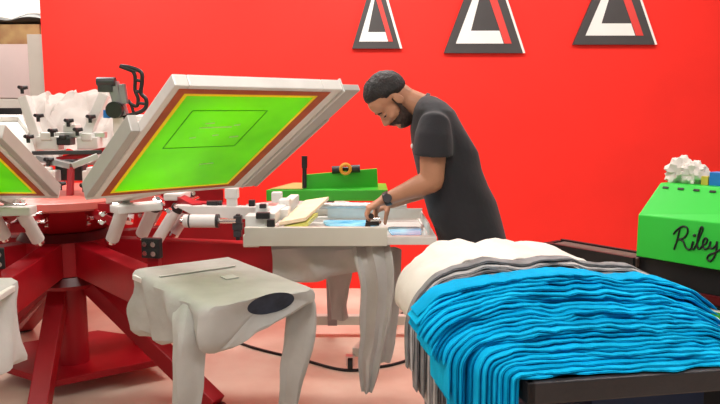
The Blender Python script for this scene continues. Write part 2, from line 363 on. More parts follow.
# ---------- screens
def frame_axes(yaw, tilt):
    d = V((cos(yaw)*cos(tilt), sin(yaw)*cos(tilt), sin(tilt))); e = V((-sin(yaw), cos(yaw), 0)); n = d.cross(e)  # n points up
    return d, e, n
def screen(c, yaw, tilt, wg, Lg, label, kind, group=None, tm=(.02, .022, .024, .036), fm=(.027, .038, .043, .075)):
    """c: inner middle of the emulsion; tm/fm: widths of tape and frame at the inner end, outer end, -e side, +e side"""
    d, e, n = frame_axes(yaw, tilt); rot = Matrix((d, e, n)).transposed(); c = V(c)
    t = thing('printing_screen', c, label, 'screen', group)
    def Q(a, b, h=0): return c+d*a+e*b+n*h
    rh = .036; a0, a1, b0, b1 = -fm[0], Lg+fm[1], -wg/2-fm[2], wg/2+fm[3]
    for (ya, yb, z) in ((b0, -wg/2, 0), (wg/2, b1, 0)):
        obj('frame_rail', beam(BM(), Q(a0, (ya+yb)/2, rh/2), Q(a1, (ya+yb)/2, rh/2), abs(yb-ya), rh, n), 'alu', t, smooth=False, bev=.004)
    for (xa, xb) in ((a0, 0), (Lg, a1)):
        obj('frame_rail', beam(BM(), Q((xa+xb)/2, -wg/2, rh/2), Q((xa+xb)/2, wg/2, rh/2), xb-xa, rh, n), 'alu', t, smooth=False, bev=.004)
    def rect(x0, x1, y0, y1, h, th=.0015, b=None): return box(b or BM(), Q((x0+x1)/2, (y0+y1)/2, h), (x1-x0, y1-y0, th), rot)
    def ring(o_, i_, h):    # o_, i_: (x0,x1,y0,y1) outer and inner rectangles
        b = BM(); rect(o_[0], o_[1], o_[2], i_[2], h, b=b); rect(o_[0], o_[1], i_[3], o_[3], h, b=b); rect(o_[0], i_[0], i_[2], i_[3], h, b=b); rect(i_[1], o_[1], i_[2], i_[3], h, b=b); return b
    if kind == 'green':
        y_ = .012; inn = (y_, Lg-y_, -wg/2+y_, wg/2-y_); mid = (0, Lg, -wg/2, wg/2); out = (-tm[0], Lg+tm[1], -wg/2-tm[2], wg/2+tm[3])
        obj('tape_border', ring(out, mid, -.001), 'tape', t, smooth=False)
        obj('mesh', ring(mid, inn, -.001), 'mesh_y', t, smooth=False)
        em = obj('emulsion', rect(*inn, -.001, .002), 'emul', t, smooth=False)
        L = Lg; w = wg
        b = BM(); A0, A1, B0, B1 = L*.50, L*.86, -w*.36, w*.20
        for (p, q) in (((A0, B0), (A1, B0)), ((A1, B0), (A1, B1)), ((A1, B1), (A0, B1)), ((A0, B1), (A0, B0))):
            beam(b, Q(*p, -.0028), Q(*q, -.0028), .0025, .001, n)
        obj('stencil_outline', b, 'stencil', em, smooth=False)
        b = BM()
        for p, l in (((.60, -.20), .02), ((.62, -.04), .02), ((.74, -.16), .03), ((.70, -.09), .11), ((.72, .06), .02), ((.60, .12), .03), ((.30, .10), .05)):
            beam(b, Q(L*p[0], w*p[1]-l/2, -.0028), Q(L*p[0]+.004, w*p[1]+l/2, -.0028), .006, .001, n)
        obj('pale_marks', b, 'ink_mark', em, smooth=False)
    elif kind == 'white':
        obj('mesh', rect(0, Lg, -wg/2, wg/2, -.001), 'mesh_w', t, smooth=False)
    return t, Q, n, d, e
def clamp(Q, n, w, L, head_, hh=.075, a0=-.06, a1=None, which=(-1, 1), m='alu', hs=0):
    a1 = a1 or L*.66
    for s in which:
        b = BM(); beam(b, Q(a0, s*(w/2+.012), .03+hs), Q(a1, s*(w/2+.012), .03+hs), .022, hh, n)
        beam(b, Q(a0, s*(w/2-.012), .065+hs), Q(a1, s*(w/2-.012), .065+hs), .05, .012, n)
        obj('side_clamp', b, m, head_, smooth=False, bev=.002)
        for f in (.15, .5, .9):
            kb = BM(); cyl(kb, Q(a0+(a1-a0)*f, s*(w/2-.01), .07+hs), Q(a0+(a1-a0)*f, s*(w/2-.01), .10+hs), .016, 12); obj('knob', kb, 'black', head_)
    b = BM(); beam(b, Q(-.03, -w/2-.02, .04+hs), Q(-.03, w/2+.02, .04+hs), .04, .05, n); obj('cross_bar', b, 'white_metal', head_, smooth=False, bev=.004)
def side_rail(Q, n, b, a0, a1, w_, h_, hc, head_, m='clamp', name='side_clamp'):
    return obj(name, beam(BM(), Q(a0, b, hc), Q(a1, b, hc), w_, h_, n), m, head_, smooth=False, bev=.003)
sA = screen((-.674, 2.499, 1.172), -.861, .518, .454, .653, 'large raised screen with green emulsion, right of the press hub', 'green')
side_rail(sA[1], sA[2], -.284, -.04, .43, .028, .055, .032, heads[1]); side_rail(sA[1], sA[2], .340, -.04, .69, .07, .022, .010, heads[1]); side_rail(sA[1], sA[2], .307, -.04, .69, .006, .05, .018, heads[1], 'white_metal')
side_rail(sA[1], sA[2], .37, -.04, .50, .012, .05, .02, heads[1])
b = BM(); beam(b, sA[1](-.045, -.29, .03), sA[1](-.045, .37, .03), .03, .05, sA[2]); obj('cross_bar', b, 'white_metal', heads[1], smooth=False, bev=.004)
sB = screen((-1.53, 2.812, 1.117), -1.606, .568, .454, .653, 'raised screen with green emulsion cut off by the left picture edge', 'green', tm=(.02, .022, .036, .024), fm=(.027, .038, .075, .043))
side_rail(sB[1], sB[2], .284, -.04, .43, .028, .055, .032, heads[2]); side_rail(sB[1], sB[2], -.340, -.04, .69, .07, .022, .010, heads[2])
b = BM(); beam(b, sB[1](-.045, -.37, .03), sB[1](-.045, .29, .03), .03, .05, sB[2]); obj('cross_bar', b, 'white_metal', heads[2], smooth=False, bev=.004)
# carriers from head arm to the raised frames
for (Q, h, yaw) in ((sA[1], heads[1], YAWS[1]), (sB[1], heads[2], YAWS[2])):
    b = BM(); beam(b, P3(.62, yaw, 1.05), Q(-.05, 0, .03), .07, .04); obj('lift_arm', b, 'cream_metal', h, smooth=False, bev=.005)
# rear raised screens with white mesh
for yaw, lab in ((YAWS[6], 'white mesh screen raised behind the press hub, centre rear'), (YAWS[7], 'white mesh screen raised at the right rear of the press'), (YAWS[5], 'white mesh screen raised at the left rear of the press')):
    c = P3(.82, yaw, 1.12)
    s_ = screen(c, yaw, .42, .44, .62, lab, 'white', 'white mesh screens at the rear', fm=(.035, .035, .035, .035))
    hd = heads[YAWS.index(yaw)]; clamp(s_[1], s_[2], .51, .66, hd, m='white_metal', hh=.05)
    b = BM(); beam(b, P3(.60, yaw, 1.04), s_[1](-.03, 0, .04), .07, .04); obj('lift_arm', b, 'white_metal', hd, smooth=False, bev=.005)

# mechanism in the V over the hub: crossbars, slanted white bars, black knobs, red upright
def pb(u0, v0, u1, v1, y0, y1, w, h, name, m, par, up=V((0, 0, 1))):
    b = BM(); beam(b, Py(u0, v0, y0), Py(u1, v1, y1), w, h, up); return obj(name, b, m, par, smooth=False, bev=min(w, h)*.12)
cz = heads[6]
pb(24, 97, 42, 150, 3.75, 3.7, .05, .05, 'upright_bar', 'white_metal', press, V((0, 1, 0)))
pb(105, 94, 84, 142, 3.75, 3.7, .05, .05, 'upright_bar', 'white_metal', press, V((0, 1, 0)))
pb(30, 135, 106, 135, 3.72, 3.72, .04, .03, 'registration_bar', 'steel', press)
pb(33, 153, 102, 152, 3.6, 3.6, .03, .02, 'registration_bar', 'darkgrey', press)
pb(38, 158, 72, 166, 3.55, 3.5, .04, .03, 'registration_bar', 'steel', press)
pb(98, 156, 72, 166, 3.55, 3.5, .04, .03, 'registration_bar', 'steel', press)
pb(58, 160, 106, 150, 3.62, 3.62, .04, .03, 'brace', 'press_red', press)
pb(70, 196, 71, 168, 3.45, 3.5, .028, .028, 'center_lever', 'press_red', press, V((0, 1, 0)))
for (u, v, y_, s, m) in ((48, 176, 3.5, .10, 'white_metal'), (95, 176, 3.5, .10, 'white_metal'), (50, 143, 3.7, .12, 'white_metal'), (90, 143, 3.7, .11, 'white_metal'),
                         (72, 172, 3.6, .14, 'darkgrey'), (72, 128, 3.75, .07, 'white_metal'), (66, 141, 3.68, .07, 'black')):
    c = Py(u, v, y_); b = BM(); box(b, c, (s, .08, s*.6)); box(b, c+V((0, -.02, s*.3)), (s*.5, .06, s*.35)); obj('registration_block', b, m, press, smooth=False, bev=.008)
for (u, v, y_) in ((22, 88, 3.72), (38, 116, 3.66), (52, 131, 3.62), (68, 121, 3.66), (77, 130, 3.62), (90, 117, 3.66), (28, 137, 3.6), (60, 184, 3.45), (84, 186, 3.45), (48, 160, 3.5)):
    c = Py(u, v, y_); b = BM(); cyl(b, c-V((0, 0, .03)), c+V((0, 0, .005)), .009, 10); st = b
    for q in (0, 1, 2):
        an = q*2*pi/3+.4; tube(b, [c, c+V((cos(an)*.028, sin(an)*.028, .004))], [.012, .009], 8)
    obj('star_knob', b, 'black', press)
# black curved handle on a grey clamp
def ppath(pts, y_): return [Py(u, v, y_) for u, v in pts]
yh = 3.45
hb = BM(); tube(hb, smooth_path(ppath([(121, 66), (129, 67), (141, 72), (142, 82), (141, 93), (146, 99), (146, 107), (140, 112), (130, 115), (122, 118)], yh), 4), .010, 10)
tube(hb, smooth_path(ppath([(131, 69), (135, 76), (135, 90), (138, 98), (137, 106), (131, 104), (128, 100)], yh), 4), .009, 10)
tube(hb, smooth_path(ppath([(120, 66), (128, 69), (136, 72)], yh), 4), .011, 10)
for a_, b_ in (((135, 80), (142, 81)), ((135, 91), (142, 92)), ((138, 103), (147, 104)), ((131, 104), (134, 114))):
    tube(hb, ppath([a_, b_], yh), .008, 8)
obj('curved_handle', hb, 'black', heads[7])
pb(113, 82, 123, 116, yh, yh, .05, .05, 'clamp_body', 'grey', heads[7], V((0, 1, 0)))
pb(122, 84, 125, 104, yh-.02, yh-.02, .03, .03, 'clamp_body', 'grey', heads[7], V((0, 1, 0)))
b = BM(); c = Py(107, 86, yh); box(b, c, (.07, .07, .06)); cyl(b, c+V((-.04, -.02, .02)), c+V((.05, -.02, .02)), .022, 12); obj('clamp_jaw', b, 'darkgrey', heads[7], bev=.004)
b = BM(); c = Py(115, 110, yh-.04); cyl(b, c+V((0, -.02, 0)), c+V((0, .03, 0)), .04, 18); obj('clamp_wheel', b, 'black', heads[7])
b = BM(); cyl(b, Py(107, 118, yh), Py(107, 110, yh), .018, 12); obj('blue_cap', b, 'blue_box', heads[7], label='small blue cap')
pb(119, 116, 121, 160, yh, 3.5, .05, .05, 'clamp_post', 'white_metal', heads[7], V((0, 1, 0)))

# white sheet heaped over the rear screens
def sheet():
    b = BM(); nu, nv = 46, 30; g = []
    for i in range(nu+1):
        row = []
        for j in range(nv+1):
            u = i/nu; v = j/nv
            px = 26+(114-26)*u
            top = 90+5*sin(u*pi*1.0+2.2)+6*abs(sin(u*pi*2.1+.2))*(1 if u > .2 else .4)
            y_ = 4.15+.75*v
            base = Py(px, top, 4.6); x = base.x*(y_/4.6)
            z = base.z-.02-.36*max(0, (0.62-v)/.62)**1.3 - .5*max(0, v-.75)
            nn = nz3((x*2, y_*2, 0), 2.6, 3)*.07+nz3((x*3, y_*2, 1), 6, 5)*.035
            row.append(b.verts.new(V((x, y_, z))+nn))
        g.append(row)
    for i in range(nu):
        for j in range(nv): b.faces.new([g[i][j], g[i+1][j], g[i+1][j+1], g[i][j+1]])
    bmesh.ops.solidify(b, geom=b.faces[:], thickness=.006)
    return b
o = obj('white_sheet', sheet(), 'sheet'); tag(o, 'crumpled white sheet heaped over the rear of the press', 'sheet')

# ---------- print-position head and its screen
YF = 2.99; YB = YF+.60
SX0 = Py(262, 230, YF).x; SX1 = Py(437, 235, YF).x
Ls = SX1-SX0
zS = Py(400, 245, YF).z
sP = screen((SX0+.04, (YF+YB)/2, zS), 0, 0, YB-YF-.08, Ls-.08, 'pale framed screen lowered flat for printing, under the man\'s hands', 'none', fm=(.04, .04, .04, .04))
Q = sP[1]; tP = sP[0]
obj('mesh', box(BM(), Q(Ls/2-.04, 0, .022), (Ls-.08, YB-YF-.08, .002)), 'mesh_w', tP, smooth=False)
# blue ink pool in the screen
rings = []
b = BM()
for xa, xb, ya, yb_ in ((.24, .53, .27, .46), (.555, .71, .00, .26)):
    pts = []
    for k in range(20):
        an = 2*pi*k/20; rr = 1+.08*sin(3*an)
        cx_, cy_ = (xa+xb)/2, (ya+yb_)/2
        ex = (abs(cos(an))**.5)*(1 if cos(an) > 0 else -1); ey = (abs(sin(an))**.5)*(1 if sin(an) > 0 else -1)
        pts.append(V((SX0+cx_+(xb-xa)/2*ex*rr*.96, YF+.05+cy_+(yb_-ya)/2*ey*rr, zS+.025)))
    prism(b, pts, (0, 0, .006))
o = obj('ink_puddle', b, 'blue_ink', smooth=False); tag(o, 'glossy light blue ink spread inside the lowered screen', 'ink', kind='stuff')
hp = heads[0]
zc = Py(300, 235.5, YF).z
x_end = Py(387, 235, YF).x
b = BM(); beam(b, (Py(245, 236, YF-.02).x, YF-.02, zc), (x_end, YF-.02, zc), .03, Py(300, 226, YF).z-Py(300, 244.5, YF).z); obj('side_clamp', b, 'cream_metal', hp, smooth=False, bev=.003)
b = BM(); beam(b, (SX0-.0, YB+.02, zc+.01), (x_end, YB+.02, zc+.01), .03, .075); obj('side_clamp', b, 'cream_metal', hp, smooth=False, bev=.003)
b = BM(); cyl(b, (x_end-.38, YB-.06, zc+.055), (x_end+.12, YB-.06, zc+.055), .018, 12); obj('guide_rod', b, 'steel', hp)
# clear splash wall at the back of the screen
b = BM(); box(b, (SX0+.50, YB-.075, zS+.062), (.48, .006, .05)); obj('film_guard', b, 'glass', tP, smooth=False, label='translucent guard strip')
b = BM(); box(b, (SX1-.03, (YF+YB)/2-.05, zS+.06), (.006, .4, .05)); obj('film_guard', b, 'glass', tP, smooth=False, label='translucent guard strip')
# head arm, rear cross bars, clamp blocks
def wb(c, s, m='white_metal', name='clamp_block'): return obj(name, box(BM(), c, s), m, hp, smooth=False, bev=.006)
a0 = Py(176, 209, 3.28); a1 = Py(276, 213, 3.28)
b = BM(); hexa(b, [a0+V((.10, -.03, -.035)), a1+V((0, -.03, -.03)), a1+V((0, .03, -.03)), a0+V((.10, .03, -.035)), a0+V((0, -.03, .02)), a1+V((0, -.03, .03)), a1+V((0, .03, .03)), a0+V((0, .03, .02))])
obj('white_arm', b, 'white_metal', hp, smooth=False, bev=.004)
b = BM(); beam(b, P3(.6, YAWS[0], 1.0), a0+V((.1, 0, 0)), .05, .05); obj('arm_link', b, 'press_red', hp, smooth=False)
wb(Py(232, 200, 3.28), (.045, .05, .09)); wb(Py(232, 193, 3.28), (.06, .06, .05))
b = BM(); cyl(b, Py(184, 221, 3.14), Py(216, 221, 3.14), .030, 20); g = obj('spring_cylinder', b, 'white_metal', hp)
b = BM(); cyl(b, Py(189, 221, 3.14), Py(190.5, 221, 3.14), .032, 20); obj('band', b, 'black', g); b = BM(); cyl(b, Py(216, 221, 3.14), Py(219, 221, 3.14), .032, 20); obj('band', b, 'black', g)
b = BM(); cyl(b, Py(181, 221, 3.14), Py(184, 221, 3.14), .020, 16); obj('end_button', b, 'chrome', g); b = BM(); cyl(b, Py(219, 221, 3.14), Py(236, 221, 3.14), .012, 12); obj('rod', b, 'chrome', g)
b = BM(); 
for v in (219, 226, 233): box(b, Py(238, v, 3.16), (.035+.01*(v == 226), .04, .03))
cyl(b, Py(238, 214, 3.16), Py(238, 240, 3.16), .010, 10); obj('adjuster', b, 'darkgrey', hp, smooth=False)
b = BM(); box(b, Py(213, 203, 3.3), (.05, .04, .02)); cyl(b, Py(207, 203, 3.3), Py(222, 203, 3.3), .012); obj('black_lever', b, 'black', hp)
wb(Py(257, 222, 3.08), (.09, .10, .07)); wb(Py(279, 213, 3.2), (.10, .12, .05)); wb(Py(252, 240, 3.02), (.07, .06, .055), 'cream_metal'); wb(Py(268, 231, 3.02), (.05, .06, .03), 'cream_metal')
wb(Py(262, 209, 3.15), (.055, .05, .05)); wb(Py(277, 197, 3.42), (.05, .06, .05)); wb(Py(285, 203, 3.3), (.05, .10, .04))
for (u, v, y_, s) in ((263, 215.5, 3.02, (.06, .03, .028)), (271, 223, 2.985, (.034, .03, .034)), (252, 203, 3.2, (.028, .03, .03)), (263, 206, 3.12, (.03, .03, .02))):
    obj('black_latch', box(BM(), Py(u, v, y_), s), 'black', hp, smooth=False, bev=.004)
b = BM(); beam(b, Py(270, 219, 3.03), Py(295, 199, 3.55), .045, .05); obj('end_clamp', b, 'alu', hp, smooth=False, bev=.006)

# squeegee resting in the screen
sq = thing('wooden_squeegee', Py(295, 222, 3.05), 'pale wooden squeegee with yellow-green blade lying at the left of the lowered screen', 'squeegee')
p = [Py(279, 222, 3.05), Py(306, 217, 3.10), Py(329, 196.5, 3.48), Py(305, 200, 3.45)]
b = BM(); hexa(b, [q-V((0, 0, .018)) for q in p]+p); obj('handle', b, 'wood', sq, smooth=False, bev=.004)
b = BM(); p2 = [Py(283, 224, 3.06), Py(308, 219.5, 3.10), Py(318, 210, 3.25), Py(290, 215, 3.25)]; hexa(b, [q-V((0, 0, .03)) for q in p2]+[q-V((0, 0, .012)) for q in p2]); obj('blade', b, 'blade', sq, smooth=False)

# ---------- green flash unit on a wheeled stand behind the screen
yg = 3.95
fl = thing('flash_dryer', (Py(330, 190, yg).x, 4.38, 0), 'green flash unit with black knobs on a grey wheeled stand behind the lowered screen', 'dryer')
n_ = V((0, 1, 0))
b = BM(); hexa(b, [Py(268, 192, yg-.12), Py(334, 199, yg-.12), Py(335, 193, yg+.2), Py(291, 190, yg+.2), Py(266, 187, yg-.12), Py(309, 190.5, yg-.12), Py(330, 180, yg+.2), Py(291, 184, yg+.2)]); b.free()
def P2(u, v, y_): return Py(u, v, y_)
tr = BM(); top = [P2(266, 190, 3.75), P2(388, 188, 3.75), P2(386, 182.5, 4.1), P2(290, 184, 4.1)]
zz = top[0].z
for q in top[1:]: q.z = zz if q.z != zz else q.z
hexa(tr, [q-V((0, 0, .06)) for q in top]+top); obj('green_tray', tr, 'green', fl, smooth=False, bev=.004)
tn = [top[0]+(top[1]-top[0])*.03+V((0, .02, .002)), top[0]+(top[1]-top[0])*.30+V((0, .02, .002)), top[3]+(top[2]-top[3])*.16+V((0, -.01, .002)), top[3]+V((.02, -.01, .002))]
b = BM(); prism(b, tn, (0, 0, .003)); obj('tan_pad', b, 'green_tan', fl, smooth=False)
bpnl = [P2(302, 193, 3.8), P2(378, 187, 3.9), P2(377, 168.5, 3.9), P2(302, 175, 3.8)]
b = BM(); prism(b, bpnl, (0, .02, 0)); obj('back_plate', b, 'green', fl, smooth=False, bev=.003)
b = BM(); cyl(b, P2(304.5, 188, 3.77), P2(304.5, 156, 3.77), .012, 12); cyl(b, P2(304.5, 168, 3.77), P2(304.5, 156, 3.77), .016, 12); obj('lever', b, 'black', fl)
b = BM(); cyl(b, P2(332, 170, 3.84), P2(342, 169.5, 3.84), .022, 14); cyl(b, P2(349, 169, 3.84), P2(360, 168.5, 3.84), .022, 14); cyl(b, P2(340, 169, 3.84), P2(351, 169, 3.84), .012); kn = obj('knob_bar', b, 'black', fl)
b = BM(); c = P2(345.5, 169, 3.80)
tube(b, [c+V((cos(a)*.026, 0, sin(a)*.026)) for a in [2*pi*k/16 for k in range(17)]], .009, 8); obj('orange_ring', b, 'orange', kn)
b = BM(); beam(b, (top[0]+top[2])/2-V((0, 0, .06)), V(((top[0]+top[2]).x/2, 4.38, .09)), .06, .06, V((0, 1, 0))); obj('post', b, 'grey', fl, smooth=False)
b = BM(); beam(b, (-.42, 4.38, .11), (.42, 4.38, .11), .06, .06); obj('base_bar', b, 'cream_metal', fl, smooth=False, bev=.004)
b = BM(); beam(b, (-.02, 3.80, .095), (.27, 4.70, .095), .05, .05); obj('base_bar', b, 'cream_metal', fl, smooth=False, bev=.004)
for cx_, cy_ in ((-.055, 3.78), (.29, 4.74), (-.40, 4.38)):
    w = BM(); cyl(w, (cx_-.014, cy_, .035), (cx_+.014, cy_, .035), .035, 18); cs = obj('castor_wheel', w, 'black', fl)
    w = BM(); box(w, (cx_-.02, cy_, .055), (.004, .03, .05)); box(w, (cx_+.02, cy_, .055), (.004, .03, .05)); box(w, (cx_, cy_, .082), (.05, .04, .006)); obj('fork', w, 'steel', cs, smooth=False)

# ================= SHIRTS ON PLATENS
def strip(name, path, widths, axis, th, m, par, seed=0, folds=2, seg=20, label=None):
    """hanging sleeve: flattened tube following a path with soft lengthwise folds"""
    pts = smooth_path(path, 6); n = len(pts); ax = V(axis).normalized(); rings = []
    for i, p in enumerate(pts):
        f = i/(n-1)*(len(widths)-1); k = min(int(f), len(widths)-2); w = widths[k]+(widths[k+1]-widths[k])*(f-k)
        t = (pts[min(i+1, n-1)]-pts[max(i-1, 0)]).normalized(); x = (ax-t*ax.dot(t)).normalized(); yv = t.cross(x)
        r = []
        for q in range(seg):
            a = 2*pi*q/seg; ca = cos(a); sa = sin(a)
            off = .35*th*sin(ca*folds*pi+seed+2.2*i/n)
            r.append(p+x*ca*w/2+yv*(sa*th/2*(1-.5*abs(ca)**3)+off)+nz3(p+x*ca*w, 9, seed)*.008)
        rings.append(r)
    return obj(name, loft(BM(), rings), m, par, label=label)
def platen_shirt(inner, outer, w, z, hN, hF, label, mtop='tee_top', neck=True, taper=0, pads=True):
    """inner / outer: middle of platen ends; hN/hF: how far it hangs on the camera side and far side (inner, outer)"""
    inner = V((inner[0], inner[1], z)); outer = V((outer[0], outer[1], z)); d = (outer-inner); L = d.length; d.normalize(); e = V((-d.y, d.x, 0))
    t = thing('grey_shirt', (inner+outer)/2-V((0, 0, .02)), label, 'shirt')
    nb = 56
    def sect(a, k):   # k 0..1 along
        HN = hN[0]+(hN[1]-hN[0])*k; HF = hF[0]+(hF[1]-hF[0])*k; ww = w/2-taper*k
        pts = []
        # closed path: far-top -> near-top -> near-bottom -> far-bottom
        key = [(ww-.015, 0), (-ww+.015, 0), (-ww-.006, -.015), (-ww-.012, -HN*.5), (-ww-.004, -HN+.02), (-ww+.03, -HN), (0, -(HN*.62+HF*.38)), (ww-.02, -HF-.01), (ww+.012, -HF+.0), (ww+.008, -.015)]
        lens = [0]
        cl = key+[key[0]]
        for q in range(len(key)): lens.append(lens[-1]+sqrt((cl[q+1][0]-cl[q][0])**2+(cl[q+1][1]-cl[q][1])**2))
        tot = lens[-1]; j = 0
        for q in range(nb):
            s = tot*q/nb
            while lens[j+1] < s: j += 1
            f = (s-lens[j])/max(1e-6, lens[j+1]-lens[j]); bb = cl[j][0]+(cl[j+1][0]-cl[j][0])*f; zz = cl[j][1]+(cl[j+1][1]-cl[j][1])*f
            P = inner+d*a+e*bb+V((0, 0, zz))
            low = min(1, max(0, -zz/.08))
            fold = .010*sin(a*26+zz*18+bb*9)*low+.004*sin(a*60+zz*30)*low
            nn = nz3(P, 7, 2)*.022*low
            P += e*(fold if bb > 0 else -fold)+nn+V((0, 0, nz1(P, 9, 4)*.003))
            pts.append(P)
        return pts
    rings = []
    s0 = sect(0, 0); c0 = sum(s0, V())/nb
    rings.append([c0+(p-c0)*.93+d*.01 for p in s0])
    N = 26
    for i in range(N+1): rings.append(sect(L*i/N, i/N))
    if neck:
        last = rings[-1]; hc = outer+d*.030+e*.030-V((0, 0, .026)); c1 = sum(last, V())/nb
        ov = []
        for p in last:
            q = p-c1; bb = q.dot(e); zz = q.z+.0
            an = math.atan2(zz*1.6, bb); ov.append(hc+e*cos(an)*.086+V((0, 0, sin(an)*.040-.002*cos(an)))-d*(.02*(1-sin(an))*.5)+d*.012*sin(an))
        for f, push in ((.12, .018), (.35, .028), (.7, .032), (1, .03)):
            rings.append([p+(o_-p)*f+d*(push if p.z > c1.z-.1 else push*.6)*(1-f) for p, o_ in zip(last, ov)])
        lip = rings[-1]
        obj('body', loft(BM(), rings, cap=False), mtop, t)
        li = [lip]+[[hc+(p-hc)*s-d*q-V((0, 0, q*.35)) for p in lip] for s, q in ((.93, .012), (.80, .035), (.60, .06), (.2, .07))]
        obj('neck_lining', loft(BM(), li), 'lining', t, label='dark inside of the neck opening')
        b = BM(); ring_pts = sorted(lip, key=lambda p: math.atan2(p.z-hc.z, (p-hc).dot(e))); upper = [hc+e*cos(q)*.082+V((0, 0, sin(q)*.030-.003))-d*.012 for q in [R(25+130*k/14) for k in range(15)]]
        tube(b, upper, .0045, 8); obj('neck_tape', b, 'rim_blue', t, label='blue tape inside the collar')
    else:
        last = rings[-1]; c1 = sum(last, V())/nb
        for f, push in ((.10, .015), (.3, .025)): rings.append([p+(c1-p)*f+d*push for p in last])
        obj('body', loft(BM(), rings), mtop, t)
    if pads:
        for (a, bq, la, lb) in ((.30*L, -.02, .012, .30), (.55*L, .03, .05, .05)):
            b = BM(); box(b, inner+d*a+e*bq+V((0, 0, .0035)), (la, lb, .003), Matrix((d, e, V((0, 0, 1)))).transposed()); obj('print_mark', b, 'tee', t, smooth=False, label='faint pale print on the shirt front')
    return t, d, e
pin = Pz(184, 263, .85); pout = Pz(260, 296.5, .85)
ts, d_, e_ = platen_shirt(pin, pout, .41, .852, (.26, .16), (.09, .055), 'pale grey long-sleeved shirt with dark neck opening stretched on the nearest platen')
# inner left corner droop + sleeves
strip('sleeve', [Py(190, 304, 2.30), Py(189, 312, 2.20), Py(188, 335, 2.13), Py(187, 370, 2.12), Py(186, 420, 2.12)], [.10, .115, .115, .10, .10], (1, -.15, 0), .045, 'tee_top', ts, 1, 1)
strip('sleeve', [Py(299, 296, 2.42), Py(300, 305, 2.37), Py(299, 335, 2.34), Py(292, 370, 2.33), Py(285, 420, 2.33)], [.08, .105, .105, .09, .06], (1, .3, 0), .05, 'tee_top', ts, 4, 1)

# left platen shirt
pin2 = P3(1.20, YAWS[2], .85); pout2 = P3(1.80, YAWS[2], .85)
sh2, d2, e2 = platen_shirt((-1.43, 2.44), (-1.385, 1.86), .39, .852, (.30, .26), (.30, .22), 'pale grey shirt on the platen cut off by the left picture edge', 'tee', neck=False, pads=False)

# print-position shirt
xA = Py(272, 250, 3.05).x; xB = Py(380, 250, 3.05).x
sh3, d3, e3 = platen_shirt((xA, 3.29), (xB, 3.27), .42, .85, (.19, .12), (.16, .12), 'grey shirt loaded on the platen under the lowered screen, long sleeves hanging down', 'tee', neck=False, pads=False)
strip('sleeve', [Py(371, 246, 3.06), Py(374, 260, 3.02), Py(377, 290, 3.0), Py(374, 330, 3.0), Py(370, 360, 3.0), Py(367, 391, 3.0)], [.16, .165, .15, .13, .10, .055], (1, 0, 0), .05, 'tee', sh3, 7, 2)
strip('sleeve', [Py(388, 250, 3.3), Py(388, 280, 3.32), Py(388, 320, 3.32), Py(385, 362, 3.3)], [.13, .12, .10, .05], (1, 0, 0), .05, 'tee', sh3, 9, 1)
strip('body_tail', [Py(338, 262, 3.48), Py(339, 285, 3.5), Py(339, 305, 3.5), Py(340, 319, 3.5)], [.16, .11, .08, .09], (1, 0, 0), .05, 'tee', sh3, 11, 1)
print('XB', xB)

# ================= CART WITH SHIRT STACKS
C0 = Pz(528, 384, .80); ang = R(10); cu = V((cos(ang), sin(ang), 0)); cw = V((-sin(ang), cos(ang), 0)); mc = Matrix((cu, cw, V((0, 0, 1)))).transposed()
def K(u, w, z): return V((C0.x, C0.y, 0))+cu*u+cw*w+V((0, 0, z))
ct = thing('utility_cart', K(.5, .42, 0), 'black plastic utility cart carrying the piles of folded shirts', 'cart')
CL, CW, ZT = .74, .86, .765
b = BM()
box(b, K(CL/2, CW/2, ZT-.01), (CL-.02, CW-.02, .02), mc)
obj('tray', b, 'cart', ct, smooth=False)
for (c, s) in ((K(CL/2, .012, .772), (CL, .024, .056)), (K(CL/2, CW-.012, .772), (CL, .024, .056)), (K(.012, CW/2, .772), (.024, CW, .056)), (K(CL-.012, CW/2, .772), (.024, CW, .056))):
    obj('rim', box(BM(), c, s, mc), 'cart', ct, smooth=False, bev=.005)
for u in (.05, CL-.05):
    for w in (.05, CW-.05):
        obj('leg', box(BM(), K(u, w, .42), (.05, .05, .66), mc), 'cart', ct, smooth=False, bev=.006)
        q = K(u, w, .05); w_ = BM(); cyl(w_, q-cw*.015, q+cw*.015, .05, 18); obj('castor_wheel', w_, 'darkgrey', ct)
obj('lower_shelf', box(BM(), K(CL/2, CW/2, .25), (CL-.04, CW-.04, .03), mc), 'cart', ct, smooth=False)
o = obj('blue_crate', box(BM(), K(.42, .40, .265+.21), (.34, .5, .42), mc), 'navy', bev=.01); tag(o, 'dark blue crate on the lower shelf of the black cart', 'crate')

